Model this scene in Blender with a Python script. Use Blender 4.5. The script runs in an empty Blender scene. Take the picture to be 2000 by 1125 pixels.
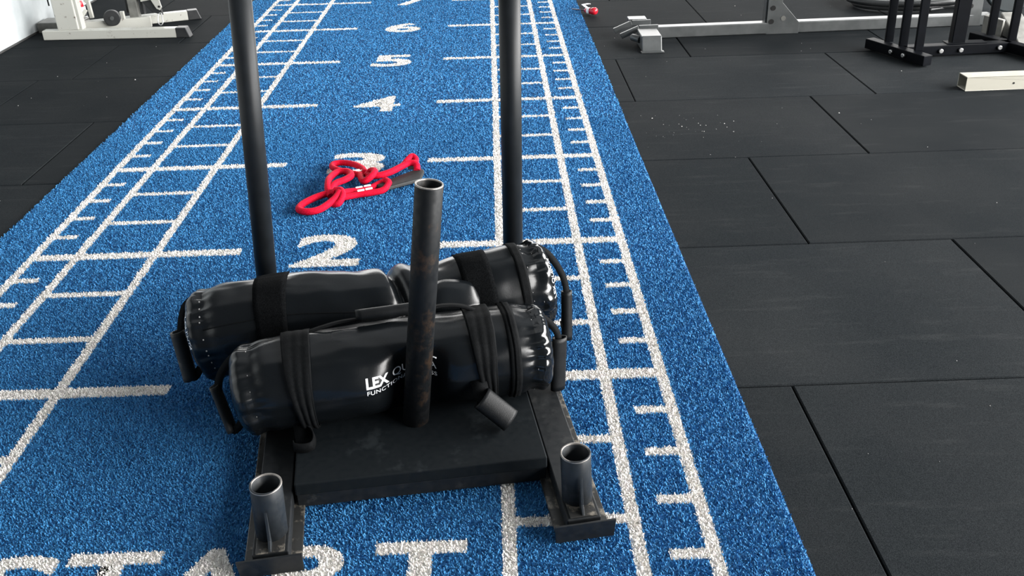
import bpy, bmesh, math, random
import numpy as np
from mathutils import Vector, Matrix, noise

scene = bpy.context.scene
col = scene.collection
rng = np.random.default_rng(7)
random.seed(7)

# ------------------------------------------------------------------ camera
CAM = Vector((0.7422, -1.5557, 1.7856))
PITCH, YAW, ROLL = 0.4446, -0.0148, -0.0268
cam_data = bpy.data.cameras.new('camera')
cam_data.sensor_width = 36.0
cam_data.lens = 1801.97 / 2000 * 36.0
cam_data.shift_y = (435.0 - 562.5) / 2000.0
cam_data.clip_start = 0.02
cam = bpy.data.objects.new('camera', cam_data)
col.objects.link(cam)
_z = Matrix.Rotation(YAW, 3, 'Z')
_f = _z @ Vector((0, math.cos(PITCH), -math.sin(PITCH)))
_u = _z @ Vector((0, math.sin(PITCH), math.cos(PITCH)))
_r = _z @ Vector((1, 0, 0))
_R = math.cos(ROLL) * _r + math.sin(ROLL) * _u
_U = -math.sin(ROLL) * _r + math.cos(ROLL) * _u
_m = Matrix((_R, _U, -_f)).transposed().to_4x4()
_m.translation = CAM
cam.matrix_world = _m
scene.camera = cam

# ------------------------------------------------------------------ light
scene.view_settings.view_transform = 'Standard'
scene.view_settings.look = 'None'
scene.view_settings.gamma = 1.0
scene.view_settings.use_curve_mapping = False
scene.view_settings.exposure = 0.0

world = bpy.data.worlds.new('gym_daylight')
scene.world = world
world.use_nodes = True
bg = world.node_tree.nodes['Background']
bg.inputs['Color'].default_value = (0.80, 0.90, 1.0, 1)
bg.inputs['Strength'].default_value = 0.15

def area(name, loc, target, sx, sy, energy, color=(1, 1, 1)):
    d = bpy.data.lights.new(name, 'AREA')
    d.shape = 'RECTANGLE'
    d.size, d.size_y, d.energy, d.color = sx, sy, energy, color
    o = bpy.data.objects.new(name, d)
    col.objects.link(o)
    o.location = loc
    o.rotation_euler = (Vector(target) - Vector(loc)).to_track_quat('-Z', 'Y').to_euler()
    return o

# daylight from the glazed front at the far end of the gym and from the long window wall on the right
area('window_daylight_far', (1.5, 14.5, 2.7), (1.5, 0.0, 2.0), 16.0, 4.6, 1300, (1.0, 0.985, 0.96))
area('window_daylight_right', (9.5, 0.0, 3.2), (0.0, 0.0, 2.2), 16.0, 4.6, 6300, (1.0, 0.985, 0.965))
area('overhead_fill', (1.0, 4.5, 6.0), (1.0, 4.5, 0.0), 8.0, 7.0, 110, (0.97, 0.99, 1.0))  # added overhead fill to brighten the turf, not an actual roof opening

# ------------------------------------------------------------------ materials
def new_mat(name):
    m = bpy.data.materials.new(name)
    m.use_nodes = True
    nt = m.node_tree
    b = nt.nodes['Principled BSDF']
    return m, nt, b

def L(nt, a, b):
    nt.links.new(a, b)

def node(nt, typ, **kw):
    n = nt.nodes.new(typ)
    for k, v in kw.items():
        if k in n.inputs:
            n.inputs[k].default_value = v
        else:
            setattr(n, k, v)
    return n

def ramp(nt, fac, stops):
    r = nt.nodes.new('ShaderNodeValToRGB')
    e = r.color_ramp.elements
    while len(e) < len(stops):
        e.new(0.5)
    for i, (p, c) in enumerate(stops):
        e[i].position = p
        e[i].color = (*c, 1) if len(c) == 3 else c
    L(nt, fac, r.inputs['Fac'])
    return r

def mat_noise(name, c1, c2, scale=8.0, rough=0.5, metallic=0.0, bump=0.0, bscale=200.0, detail=4.0,
              lo=0.35, hi=0.65, rough2=None, spec=0.5, coat=0.0):
    m, nt, b = new_mat(name)
    tc = node(nt, 'ShaderNodeTexCoord')
    n = node(nt, 'ShaderNodeTexNoise', Scale=scale, Detail=detail)
    L(nt, tc.outputs['Object'], n.inputs['Vector'])
    r = ramp(nt, n.outputs['Fac'], [(lo, c1), (hi, c2)])
    L(nt, r.outputs['Color'], b.inputs['Base Color'])
    b.inputs['Roughness'].default_value = rough
    b.inputs['Metallic'].default_value = metallic
    b.inputs['Specular IOR Level'].default_value = spec
    b.inputs['Coat Weight'].default_value = coat
    if rough2 is not None:
        rr = ramp(nt, n.outputs['Fac'], [(lo, (rough,) * 3), (hi, (rough2,) * 3)])
        L(nt, rr.outputs['Color'], b.inputs['Roughness'])
    if bump:
        n2 = node(nt, 'ShaderNodeTexNoise', Scale=bscale, Detail=3.0)
        L(nt, tc.outputs['Object'], n2.inputs['Vector'])
        bp = node(nt, 'ShaderNodeBump', Strength=bump, Distance=0.002)
        L(nt, n2.outputs['Fac'], bp.inputs['Height'])
        L(nt, bp.outputs['Normal'], b.inputs['Normal'])
    return m

# rubber floor: dark grey with fine granules, slow clouds of dust and a few scuffs
def make_rubber():
    m, nt, b = new_mat('black_rubber_tile')
    geo = node(nt, 'ShaderNodeNewGeometry')
    oi = node(nt, 'ShaderNodeObjectInfo')
    fine = node(nt, 'ShaderNodeTexNoise', Scale=420.0, Detail=2.0)
    cloud = node(nt, 'ShaderNodeTexNoise', Scale=1.3, Detail=5.0)
    streak = node(nt, 'ShaderNodeTexNoise', Scale=5.0, Detail=6.0, Roughness=0.65)
    mp = node(nt, 'ShaderNodeMapping')
    mp.inputs['Scale'].default_value = (0.5, 3.2, 1)
    L(nt, geo.outputs['Position'], mp.inputs['Vector'])
    L(nt, geo.outputs['Position'], fine.inputs['Vector'])
    L(nt, geo.outputs['Position'], cloud.inputs['Vector'])
    L(nt, mp.outputs['Vector'], streak.inputs['Vector'])
    r1 = ramp(nt, fine.outputs['Fac'], [(0.35, (0.0070, 0.0085, 0.0098)), (0.70, (0.0190, 0.0220, 0.0240))])
    r2 = ramp(nt, cloud.outputs['Fac'], [(0.40, (0.0, 0.0, 0.0)), (0.72, (0.0055, 0.0053, 0.005))])
    r3 = ramp(nt, streak.outputs['Fac'], [(0.55, (0.0, 0.0, 0.0)), (0.80, (0.010, 0.010, 0.0098))])
    a1 = node(nt, 'ShaderNodeMix', data_type='RGBA', blend_type='ADD')
    a1.inputs['Factor'].default_value = 1
    L(nt, r1.outputs['Color'], a1.inputs[6]); L(nt, r2.outputs['Color'], a1.inputs[7])
    a2 = node(nt, 'ShaderNodeMix', data_type='RGBA', blend_type='ADD')
    a2.inputs['Factor'].default_value = 1
    L(nt, a1.outputs[2], a2.inputs[6]); L(nt, r3.outputs['Color'], a2.inputs[7])
    mr = node(nt, 'ShaderNodeMapRange')
    mr.inputs['To Min'].default_value = 0.86
    mr.inputs['To Max'].default_value = 1.14
    L(nt, oi.outputs['Random'], mr.inputs['Value'])
    hs = node(nt, 'ShaderNodeHueSaturation')
    L(nt, mr.outputs['Result'], hs.inputs['Value'])
    L(nt, a2.outputs[2], hs.inputs['Color'])
    L(nt, hs.outputs['Color'], b.inputs['Base Color'])
    b.inputs['Roughness'].default_value = 0.72
    b.inputs['Specular IOR Level'].default_value = 0.012
    bp = node(nt, 'ShaderNodeBump', Strength=0.35, Distance=0.0015)
    L(nt, fine.outputs['Fac'], bp.inputs['Height'])
    L(nt, bp.outputs['Normal'], b.inputs['Normal'])
    return m

def make_tuft(name, rough=0.85):
    m, nt, b = new_mat(name)
    at = node(nt, 'ShaderNodeAttribute', attribute_name='tuft')
    L(nt, at.outputs['Color'], b.inputs['Base Color'])
    b.inputs['Roughness'].default_value = rough
    b.inputs['Specular IOR Level'].default_value = 0.25
    return m

def make_wear_metal(name, base, wear, amount=0.62, rough=0.42, metallic=0.0, scale=14.0, spec=0.5):
    """painted steel with worn patches"""
    m, nt, b = new_mat(name)
    tc = node(nt, 'ShaderNodeTexCoord')
    n = node(nt, 'ShaderNodeTexNoise', Scale=scale, Detail=8.0, Roughness=0.68)
    L(nt, tc.outputs['Object'], n.inputs['Vector'])
    r = ramp(nt, n.outputs['Fac'], [(amount, base), (amount + 0.10, wear)])
    L(nt, r.outputs['Color'], b.inputs['Base Color'])
    n2 = node(nt, 'ShaderNodeTexNoise', Scale=55.0, Detail=3.0)
    L(nt, tc.outputs['Object'], n2.inputs['Vector'])
    rr = ramp(nt, n2.outputs['Fac'], [(0.3, (rough - 0.08,) * 3), (0.7, (rough + 0.12,) * 3)])
    L(nt, rr.outputs['Color'], b.inputs['Roughness'])
    b.inputs['Metallic'].default_value = metallic
    b.inputs['Specular IOR Level'].default_value = spec
    bp = node(nt, 'ShaderNodeBump', Strength=0.12, Distance=0.002)
    L(nt, n2.outputs['Fac'], bp.inputs['Height'])
    L(nt, bp.outputs['Normal'], b.inputs['Normal'])
    return m

M = {}
M['rubber'] = make_rubber()
M['joint'] = mat_noise('dark_joint', (0.004, 0.004, 0.004), (0.008, 0.008, 0.008), 30, 0.9)
M['blue_tuft'] = make_tuft('blue_turf_tuft', 0.72)
M['white_tuft'] = make_tuft('white_turf_tuft')
M['blue_back'] = mat_noise('blue_turf_backing', (0.010, 0.075, 0.20), (0.020, 0.14, 0.36), 160, 0.9)
M['white_back'] = mat_noise('white_turf_backing', (0.42, 0.40, 0.37), (0.72, 0.70, 0.67), 160, 0.9)
M['sled'] = make_wear_metal('black_sled_paint', (0.0055, 0.0068, 0.008), (0.022, 0.023, 0.023), 0.60, 0.50, spec=0.35)
M['sled_plate'] = make_wear_metal('black_platform_paint', (0.0032, 0.0050, 0.0064), (0.011, 0.014, 0.016), 0.57, 0.66, scale=7.0, spec=0.14)
M['skid'] = make_wear_metal('worn_skid_steel', (0.030, 0.030, 0.029), (0.20, 0.18, 0.15), 0.52, 0.34, 0.35, scale=20.0)
M['socket'] = make_wear_metal('dark_grey_socket', (0.012, 0.015, 0.018), (0.050, 0.050, 0.050), 0.64, 0.46, 0.0, scale=9.0, spec=0.32)
M['post'] = make_wear_metal('rusty_black_post', (0.0035, 0.0045, 0.0055), (0.026, 0.016, 0.010), 0.55, 0.55, scale=11.0, spec=0.2)
M['rim'] = mat_noise('bare_steel_rim', (0.16, 0.15, 0.14), (0.30, 0.28, 0.26), 40, 0.35, 0.6)
M['pole'] = mat_noise('satin_black_pole', (0.0075, 0.009, 0.0105), (0.010, 0.012, 0.014), 20, 0.46, 0.0, 0.05, 300, spec=0.20)
M['bag'] = mat_noise('black_vinyl', (0.0022, 0.0030, 0.0038), (0.0040, 0.0050, 0.0060), 9, 0.33, 0, 0.08, 240, rough2=0.22, spec=0.34)
M['bag_gloss'] = mat_noise('glossy_black_vinyl', (0.0022, 0.003, 0.0036), (0.004, 0.005, 0.006), 9, 0.22, 0, 0.12, 160, rough2=0.14, spec=0.6)
M['webbing'] = mat_noise('black_webbing', (0.0013, 0.0017, 0.0021), (0.0030, 0.0036, 0.0042), 120, 0.8, 0, 0.5, 500, spec=0.10)
M['velcro'] = mat_noise('black_velcro', (0.0010, 0.0012, 0.0015), (0.0040, 0.0045, 0.0050), 240, 0.95, 0, 0.9, 380, spec=0.05)
M['grip'] = mat_noise('black_rubber_grip', (0.0022, 0.0028, 0.0034), (0.0045, 0.0052, 0.0060), 30, 0.5, 0, 0.2, 300, spec=0.2)
M['grip_worn'] = make_wear_metal('worn_rubber_grip', (0.010, 0.011, 0.011), (0.12, 0.105, 0.085), 0.60, 0.6, scale=18.0)
M['print'] = mat_noise('white_print', (0.62, 0.64, 0.66), (0.85, 0.86, 0.87), 30, 0.5)
M['stitch'] = mat_noise('pale_stitching', (0.20, 0.20, 0.20), (0.42, 0.42, 0.41), 30, 0.6)
M['red_rope'] = mat_noise('red_braided_rope', (0.42, 0.0025, 0.016), (0.62, 0.006, 0.034), 190, 0.7, 0, 0.8, 260, spec=0.08)
M['white_thread'] = mat_noise('white_thread', (0.75, 0.72, 0.70), (0.9, 0.88, 0.86), 60, 0.7)
M['black_pad'] = mat_noise('black_rubber_pad', (0.002, 0.0028, 0.0034), (0.008, 0.010, 0.011), 28, 0.65, 0, 0.3, 120)
M['white_paint'] = make_wear_metal('chipped_white_paint', (0.40, 0.40, 0.365), (0.07, 0.05, 0.035), 0.61, 0.38, scale=30.0)
M['tube_white'] = make_wear_metal('cream_painted_tube', (0.33, 0.318, 0.27), (0.14, 0.12, 0.085), 0.70, 0.40, scale=16.0)
M['grey_paint'] = mat_noise('silver_grey_paint', (0.062, 0.067, 0.068), (0.084, 0.089, 0.090), 12, 0.36, 0.25, 0.04, 300)
M['grey_steel'] = mat_noise('brushed_grey_column', (0.13, 0.13, 0.12), (0.20, 0.20, 0.185), 14, 0.4, 0.3)
M['black_paint'] = mat_noise('black_powder_coat', (0.0006, 0.0011, 0.0022), (0.0013, 0.0020, 0.0036), 20, 0.5, 0, 0.1, 300, spec=0.07)
M['chrome'] = mat_noise('zinc_bolt', (0.45, 0.45, 0.45), (0.65, 0.65, 0.64), 30, 0.28, 0.8)
M['black_plastic'] = mat_noise('black_plastic', (0.010, 0.011, 0.012), (0.018, 0.019, 0.020), 20, 0.45)
M['hole'] = mat_noise('dark_hole', (0.002, 0.002, 0.002), (0.004, 0.004, 0.004), 20, 0.9)
M['wall'] = mat_noise('white_wall_paint', (0.33, 0.36, 0.37), (0.50, 0.53, 0.54), 2.6, 0.55, 0, 0.05, 60)
M['base'] = mat_noise('dark_base_line', (0.03, 0.03, 0.03), (0.05, 0.05, 0.05), 8, 0.6)
M['hose'] = mat_noise('grey_hose', (0.018, 0.020, 0.021), (0.030, 0.032, 0.033), 20, 0.38)
M['red_plastic'] = mat_noise('red_plastic', (0.42, 0.008, 0.018), (0.58, 0.015, 0.03), 20, 0.25)
M['steel'] = mat_noise('dark_steel_shaft', (0.06, 0.04, 0.05), (0.10, 0.07, 0.08), 20, 0.3, 0.8)
M['paper'] = mat_noise('white_paper', (0.8, 0.8, 0.8), (0.9, 0.9, 0.9), 20, 0.7)
M['teal_plate'] = mat_noise('dark_teal_plate', (0.002, 0.007, 0.009), (0.004, 0.011, 0.014), 14, 0.6)
M['chalk'] = mat_noise('chalk_crumb', (0.25, 0.245, 0.235), (0.5, 0.49, 0.48), 60, 0.9)

# ------------------------------------------------------------------ mesh helpers
def empty(name, loc=(0, 0, 0), rz=0.0, parent=None):
    o = bpy.data.objects.new(name, None)
    o.empty_display_size = 0.1
    col.objects.link(o)
    o.location = loc
    o.rotation_euler = (0, 0, rz)
    if parent: o.parent = parent
    return o

def tag(o, label=None, cat=None, group=None, kind=None):
    if label: o['label'] = label
    if cat: o['category'] = cat
    if group: o['group'] = group
    if kind: o['kind'] = kind
    return o

class MB:
    def __init__(s):
        s.v, s.f, s.sm = [], [], []
    def add(s, verts, faces, smooth=False):
        k = len(s.v)
        s.v += [tuple(v) for v in verts]
        s.f += [tuple(i + k for i in f) for f in faces]
        s.sm += [smooth] * len(faces)
        return s
    def box(s, x0, x1, y0, y1, z0, z1):
        v = [(x, y, z) for z in (z0, z1) for y in (y0, y1) for x in (x0, x1)]
        return s.add(v, [(0, 2, 3, 1), (4, 5, 7, 6), (0, 1, 5, 4), (2, 6, 7, 3), (0, 4, 6, 2), (1, 3, 7, 5)])
    def bar(s, p, q, w, h, up=(0, 0, 1), off=(0, 0)):
        """rectangular bar from p to q, w across, h along up"""
        p, q, up = Vector(p), Vector(q), Vector(up)
        t = (q - p).normalized()
        sd = t.cross(up).normalized()
        u2 = sd.cross(t).normalized()
        vs = []
        for c in (p, q):
            for a, b in ((-1, -1), (1, -1), (1, 1), (-1, 1)):
                vs.append(c + sd * (a * w / 2 + off[0]) + u2 * (b * h / 2 + off[1]))
        return s.add(vs, [(0, 1, 2, 3), (7, 6, 5, 4), (0, 4, 5, 1), (1, 5, 6, 2), (2, 6, 7, 3), (3, 7, 4, 0)])
    def prism(s, poly, d):
        """closed polygon (3d points) pushed along vector d"""
        n = len(poly); d = Vector(d)
        a = [Vector(p) for p in poly]; b = [p + d for p in a]
        fs = [tuple(range(n))[::-1], tuple(range(n, 2 * n))]
        fs += [(i, (i + 1) % n, n + (i + 1) % n, n + i) for i in range(n)]
        return s.add(a + b, fs)
    def cyl(s, p, q, r, r2=None, n=24, caps=True):
        p, q = Vector(p), Vector(q)
        r2 = r if r2 is None else r2
        t = (q - p).normalized()
        a = t.orthogonal().normalized(); b = t.cross(a)
        vs = []
        for c, rr in ((p, r), (q, r2)):
            for i in range(n):
                an = 2 * math.pi * i / n
                vs.append(c + a * (rr * math.cos(an)) + b * (rr * math.sin(an)))
        s.add(vs, [(i, (i + 1) % n, n + (i + 1) % n, n + i) for i in range(n)], True)
        if caps:
            s.add(vs[:n], [tuple(range(n))[::-1]]); s.add(vs[n:], [tuple(range(n))])
        return s
    def pipe(s, p, q, ro, ri, n=36, depth=None, bottom=True):
        """hollow tube open at q; ri inner radius"""
        p, q = Vector(p), Vector(q)
        t = (q - p).normalized()
        a = t.orthogonal().normalized(); b = t.cross(a)
        depth = (q - p).length if depth is None else depth
        e = (ro - ri) * 0.25
        prof = [(p, ro), (q - t * e, ro), (q, ro - e), (q, ri + e), (q - t * e, ri), (q - t * depth, ri)]
        vs = [c + a * (r * math.cos(2 * math.pi * i / n)) + b * (r * math.sin(2 * math.pi * i / n)) for c, r in prof for i in range(n)]
        fs = [(k * n + i, k * n + (i + 1) % n, (k + 1) * n + (i + 1) % n, (k + 1) * n + i) for k in range(len(prof) - 1) for i in range(n)]
        s.add(vs, fs, True)
        if bottom:
            k = (len(prof) - 1) * n
            s.add(vs[k:], [tuple(range(n))]); s.add(vs[:n], [tuple(range(n))[::-1]])
        return s
    def sweep(s, path, sect, up=(0, 0, 1), closed=False, caps=True, scale=None, smooth=True, ups=None):
        """sweep 2d section (side, up) along a path"""
        P = [Vector(p) for p in path]; n = len(P); m = len(sect); up = Vector(up)
        vs = []
        for i in range(n):
            t = (P[(i + 1) % n] - P[i - 1]) if closed else (P[min(i + 1, n - 1)] - P[max(i - 1, 0)])
            t.normalize()
            uu = Vector(ups[i]) if ups is not None else up
            sd = t.cross(uu)
            if sd.length < 1e-4: sd = t.orthogonal()
            sd.normalize(); u2 = sd.cross(t).normalized()
            k = scale[i] if scale is not None else 1.0
            for a, b in sect: vs.append(P[i] + sd * (a * k) + u2 * (b * k))
        fs = []
        for i in range(n if closed else n - 1):
            j = (i + 1) % n
            fs += [(i * m + k, i * m + (k + 1) % m, j * m + (k + 1) % m, j * m + k) for k in range(m)]
        s.add(vs, fs, smooth)
        if caps and not closed:
            s.add(vs[:m], [tuple(range(m))[::-1]]); s.add(vs[-m:], [tuple(range(m))])
        return s
    def build(s, name, mat, parent=None, bevel=0.0, solid=0.0, seg=2):
        me = bpy.data.meshes.new(name)
        me.from_pydata(s.v, [], s.f)
        me.polygons.foreach_set('use_smooth', s.sm)
        bm = bmesh.new(); bm.from_mesh(me)
        bmesh.ops.remove_doubles(bm, verts=bm.verts, dist=1e-6)
        bmesh.ops.recalc_face_normals(bm, faces=bm.faces)
        bm.to_mesh(me); bm.free()
        me.materials.append(M[mat])
        o = bpy.data.objects.new(name, me)
        col.objects.link(o)
        if parent: o.parent = parent
        if solid:
            md = o.modifiers.new('thickness', 'SOLIDIFY'); md.thickness = solid; md.offset = 0
        if bevel:
            md = o.modifiers.new('bevel', 'BEVEL'); md.width = bevel; md.segments = seg
            md.limit_method = 'ANGLE'; md.angle_limit = math.radians(40)
        return o

def circ(r, n=12, ry=None):
    ry = r if ry is None else ry
    return [(r * math.cos(2 * math.pi * i / n), ry * math.sin(2 * math.pi * i / n)) for i in range(n)]

def flat(w, t):
    return [(-w / 2, -t / 2), (w / 2, -t / 2), (w / 2, t / 2), (-w / 2, t / 2)]

def spline(pts, n=8, closed=False):
    """Catmull-Rom through the points"""
    P = [Vector(p) for p in pts]; out = []; k = len(P)
    rngk = range(k) if closed else range(k - 1)
    for i in rngk:
        if closed:
            a, b, c, d = P[i - 1], P[i], P[(i + 1) % k], P[(i + 2) % k]
        else:
            a, b, c, d = P[max(i - 1, 0)], P[i], P[i + 1], P[min(i + 2, k - 1)]
        for j in range(n):
            t = j / n
            out.append(0.5 * ((2 * b) + (c - a) * t + (2 * a - 5 * b + 4 * c - d) * t * t + (3 * b - a - 3 * c + d) * t ** 3))
    if not closed: out.append(P[-1])
    return out

def text_mesh(body, bold=0.0, spacing=1.0):
    """flat glyph triangles, cap height normalised to 1, left edge at x = 0"""
    cu = bpy.data.curves.new('glyph', 'FONT')
    cu.body = body; cu.size = 1.0; cu.offset = bold; cu.resolution_u = 6; cu.space_character = spacing
    ob = bpy.data.objects.new('glyph', cu); col.objects.link(ob)
    dg = bpy.context.evaluated_depsgraph_get(); dg.update()
    me = bpy.data.meshes.new_from_object(ob.evaluated_get(dg))
    me.calc_loop_triangles()
    v = np.array([x.co[:2] for x in me.vertices]); t = np.array([x.vertices[:] for x in me.loop_triangles])
    bpy.data.objects.remove(ob); bpy.data.curves.remove(cu); bpy.data.meshes.remove(me)
    v -= v.min(0); v /= v[:, 1].max()
    return v, t

# ------------------------------------------------------------------ setting: floor tiles and wall
TILE_Z = -0.010
floor = MB().box(-3.085, 7.5, -2.4, 9.2, TILE_Z - 0.045, TILE_Z - 0.018).build('floor', 'joint')
tag(floor, kind='structure')
floor['label'] = 'black rubber tile floor of the gym'

def tile_mesh(w, h):
    c, d = 0.004, 0.020
    bm = bmesh.new()
    rings = []
    for ins, z in ((0, -d), (0, -c), (c, 0)):
        rings.append([bm.verts.new((x, y, z)) for x, y in ((ins, ins), (w - ins, ins), (w - ins, h - ins), (ins, h - ins))])
    for a, b in zip(rings, rings[1:]):
        for i in range(4): bm.faces.new((a[i], a[(i + 1) % 4], b[(i + 1) % 4], b[i]))
    bm.faces.new(rings[-1])
    me = bpy.data.meshes.new('floor_tile'); bm.to_mesh(me); bm.free()
    me.materials.append(M['rubber'])
    return me
tile_cache = {}
def tile(x0, x1, y0, y1, lift=0.0, rot=0.0):
    g = 0.0030
    w, h = round(x1 - x0 - 2 * g, 3), round(y1 - y0 - 2 * g, 3)
    if (w, h) not in tile_cache: tile_cache[(w, h)] = tile_mesh(w, h)
    o = bpy.data.objects.new('floor_tile', tile_cache[(w, h)])
    col.objects.link(o); o.parent = floor
    o.location = (x0 + g, y0 + g, TILE_Z + lift)
    o.rotation_euler = (0, 0, rot)
RY = [-2.05, -1.06, -0.075, 0.912, 1.912, 2.915, 3.900, 4.868, 5.83, 6.80, 7.77, 8.74]
RX = [2.30, 2.40, 1.678, 2.662, 2.053, 2.690, 1.606, 2.146, 2.478, 1.80, 2.20]
for i in range(len(RY) - 1):
    x = RX[i]
    while x > 1.50: x -= 1.5
    while x < 5.6:
        tile(x, x + 1.5, RY[i], RY[i + 1], random.uniform(-0.0012, 0.0006))
        x += 1.5
LY = [-2.05, -1.06, -0.075, 0.92, 1.895, 2.858, 3.828, 4.782, 5.715, 6.68, 7.65, 8.62]
LX = [-2.1, -1.7, -2.3, -1.8, -2.25, -1.698, -2.45, -2.218, -1.75, -2.3, -1.8]
LEFT = -3.08
for i in range(len(LY) - 1):
    xs = [LEFT] + ([LX[i] - 1.5] if LX[i] - 1.5 > LEFT + 0.02 else []) + [LX[i], LX[i] + (1.5 if LX[i] + 1.5 < 0.2 else 0.8)]
    for a, b in zip(xs, xs[1:]):
        if b < -1.40 or a < -1.45:
            tile(a, min(b, -0.6), LY[i], LY[i + 1], random.uniform(-0.0012, 0.0006))

wall = MB().box(-3.22, -3.085, -2.4, 9.2, TILE_Z - 0.045, 3.2).build('wall_left', 'wall')
tag(wall, 'white painted wall on the left of the gym', kind='structure')
bb = MB().box(-3.085, -3.079, -2.4, 9.2, TILE_Z - 0.01, TILE_Z + 0.012).build('baseboard_left', 'base')
tag(bb, 'thin dark line along the foot of the white wall', kind='structure')

# ------------------------------------------------------------------ turf track with tufted markings
turf = empty('turf_track', (0, 0, TILE_Z))
tag(turf, 'blue artificial turf sprint track with white metre lines and numbers', 'turf track')
Y0T, Y1T = -2.2, 8.9
HW = 1.497
MB().box(-HW, HW, Y0T, Y1T, 0.0004, 0.0032).build('backing', 'blue_back', turf)

marks = []          # (name, kind, data)
def rect(name, x0, x1, y0, y1): marks.append((name, 'r', (x0, x1, y0, y1)))
XO, XM, XI, XE = 1.264, 1.074, 0.740, 0.372
LW, RW, MW = 0.019, 0.018, 0.0275
for sgn in (-1, 1):
    for X in (XO, XM, XI):
        rect('long_line', sgn * X - LW, sgn * X + LW, -0.03, 8.6)
for n in range(0, 9):
    for sgn in (-1, 1):
        a, b = sorted((sgn * XE, sgn * XO))
        rect('metre_line', a, b, n - MW, n + MW)
for n in range(0, 8):
    for k in (1, 2):
        for sgn in (-1, 1):
            a, b = sorted((sgn * XI, sgn * XM))
            rect('ladder_rung', a, b, n + k / 3 - RW, n + k / 3 + RW)
    for k in (1, 2, 3, 4):
        for sgn in (-1, 1):
            a, b = sorted((sgn * (XO - 0.115), sgn * XO))
            rect('tick_mark', a, b, n + k / 5 - RW, n + k / 5 + RW)
def glyph(name, ch, x0, x1, y0, y1, bold=0.030):
    v, t = text_mesh(ch, bold)
    v = v / v.max(0)
    marks.append((name, 't', (np.column_stack([x0 + v[:, 0] * (x1 - x0), y0 + v[:, 1] * (y1 - y0)]), t)))
for n in range(1, 9):
    if n == 1:
        glyph('number', '1', -0.07, 0.07, n - 0.155, n + 0.150)
    else:
        glyph('number', str(n), -0.140, 0.150, n - 0.163, n + 0.140, 0.014 if n == 4 else 0.032)
for ch, x0, x1 in (('S', -0.628, -0.412), ('T', -0.402, -0.158), ('A', -0.150, 0.108), ('R', 0.137, 0.378), ('T', 0.392, 0.630)):
    glyph('letter', ch, x0, x1, 0.065, 0.276, 0.032)

# tuft roots: a jittered grid, denser near the viewer's end
def grid(y0, y1, d):
    xs = np.arange(-HW + d * 0.3, HW, d); ys = np.arange(y0, y1, d)
    g = np.stack(np.meshgrid(xs, ys), -1).reshape(-1, 2)
    return g + rng.uniform(-0.48 * d, 0.48 * d, g.shape), np.full(len(g), d)
parts = [grid(-0.35, 1.7, 0.0043), grid(1.7, 3.6, 0.0058), grid(3.6, 8.6, 0.0098)]
P2 = np.concatenate([a for a, _ in parts]); D2 = np.concatenate([b for _, b in parts])
owner = np.full(len(P2), -1)
for mi, (nm, kind, dat) in enumerate(marks):
    if kind == 'r':
        x0, x1, y0, y1 = dat
        hit = (P2[:, 0] > x0) & (P2[:, 0] < x1) & (P2[:, 1] > y0) & (P2[:, 1] < y1)
        owner[hit & (owner < 0)] = mi
    else:
        v, t = dat
        lo, hi = v.min(0), v.max(0)
        idx = np.where((P2 >= lo).all(1) & (P2 <= hi).all(1))[0]
        q = P2[idx]; ins = np.zeros(len(idx), bool)
        for a, b, c in v[t]:
            d1 = (b[0] - a[0]) * (q[:, 1] - a[1]) - (b[1] - a[1]) * (q[:, 0] - a[0])
            d2 = (c[0] - b[0]) * (q[:, 1] - b[1]) - (c[1] - b[1]) * (q[:, 0] - b[0])
            d3 = (a[0] - c[0]) * (q[:, 1] - c[1]) - (a[1] - c[1]) * (q[:, 0] - c[0])
            ins |= ((d1 >= 0) & (d2 >= 0) & (d3 >= 0)) | ((d1 <= 0) & (d2 <= 0) & (d3 <= 0))
        sel = idx[ins]
        owner[sel[owner[sel] < 0]] = mi

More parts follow.
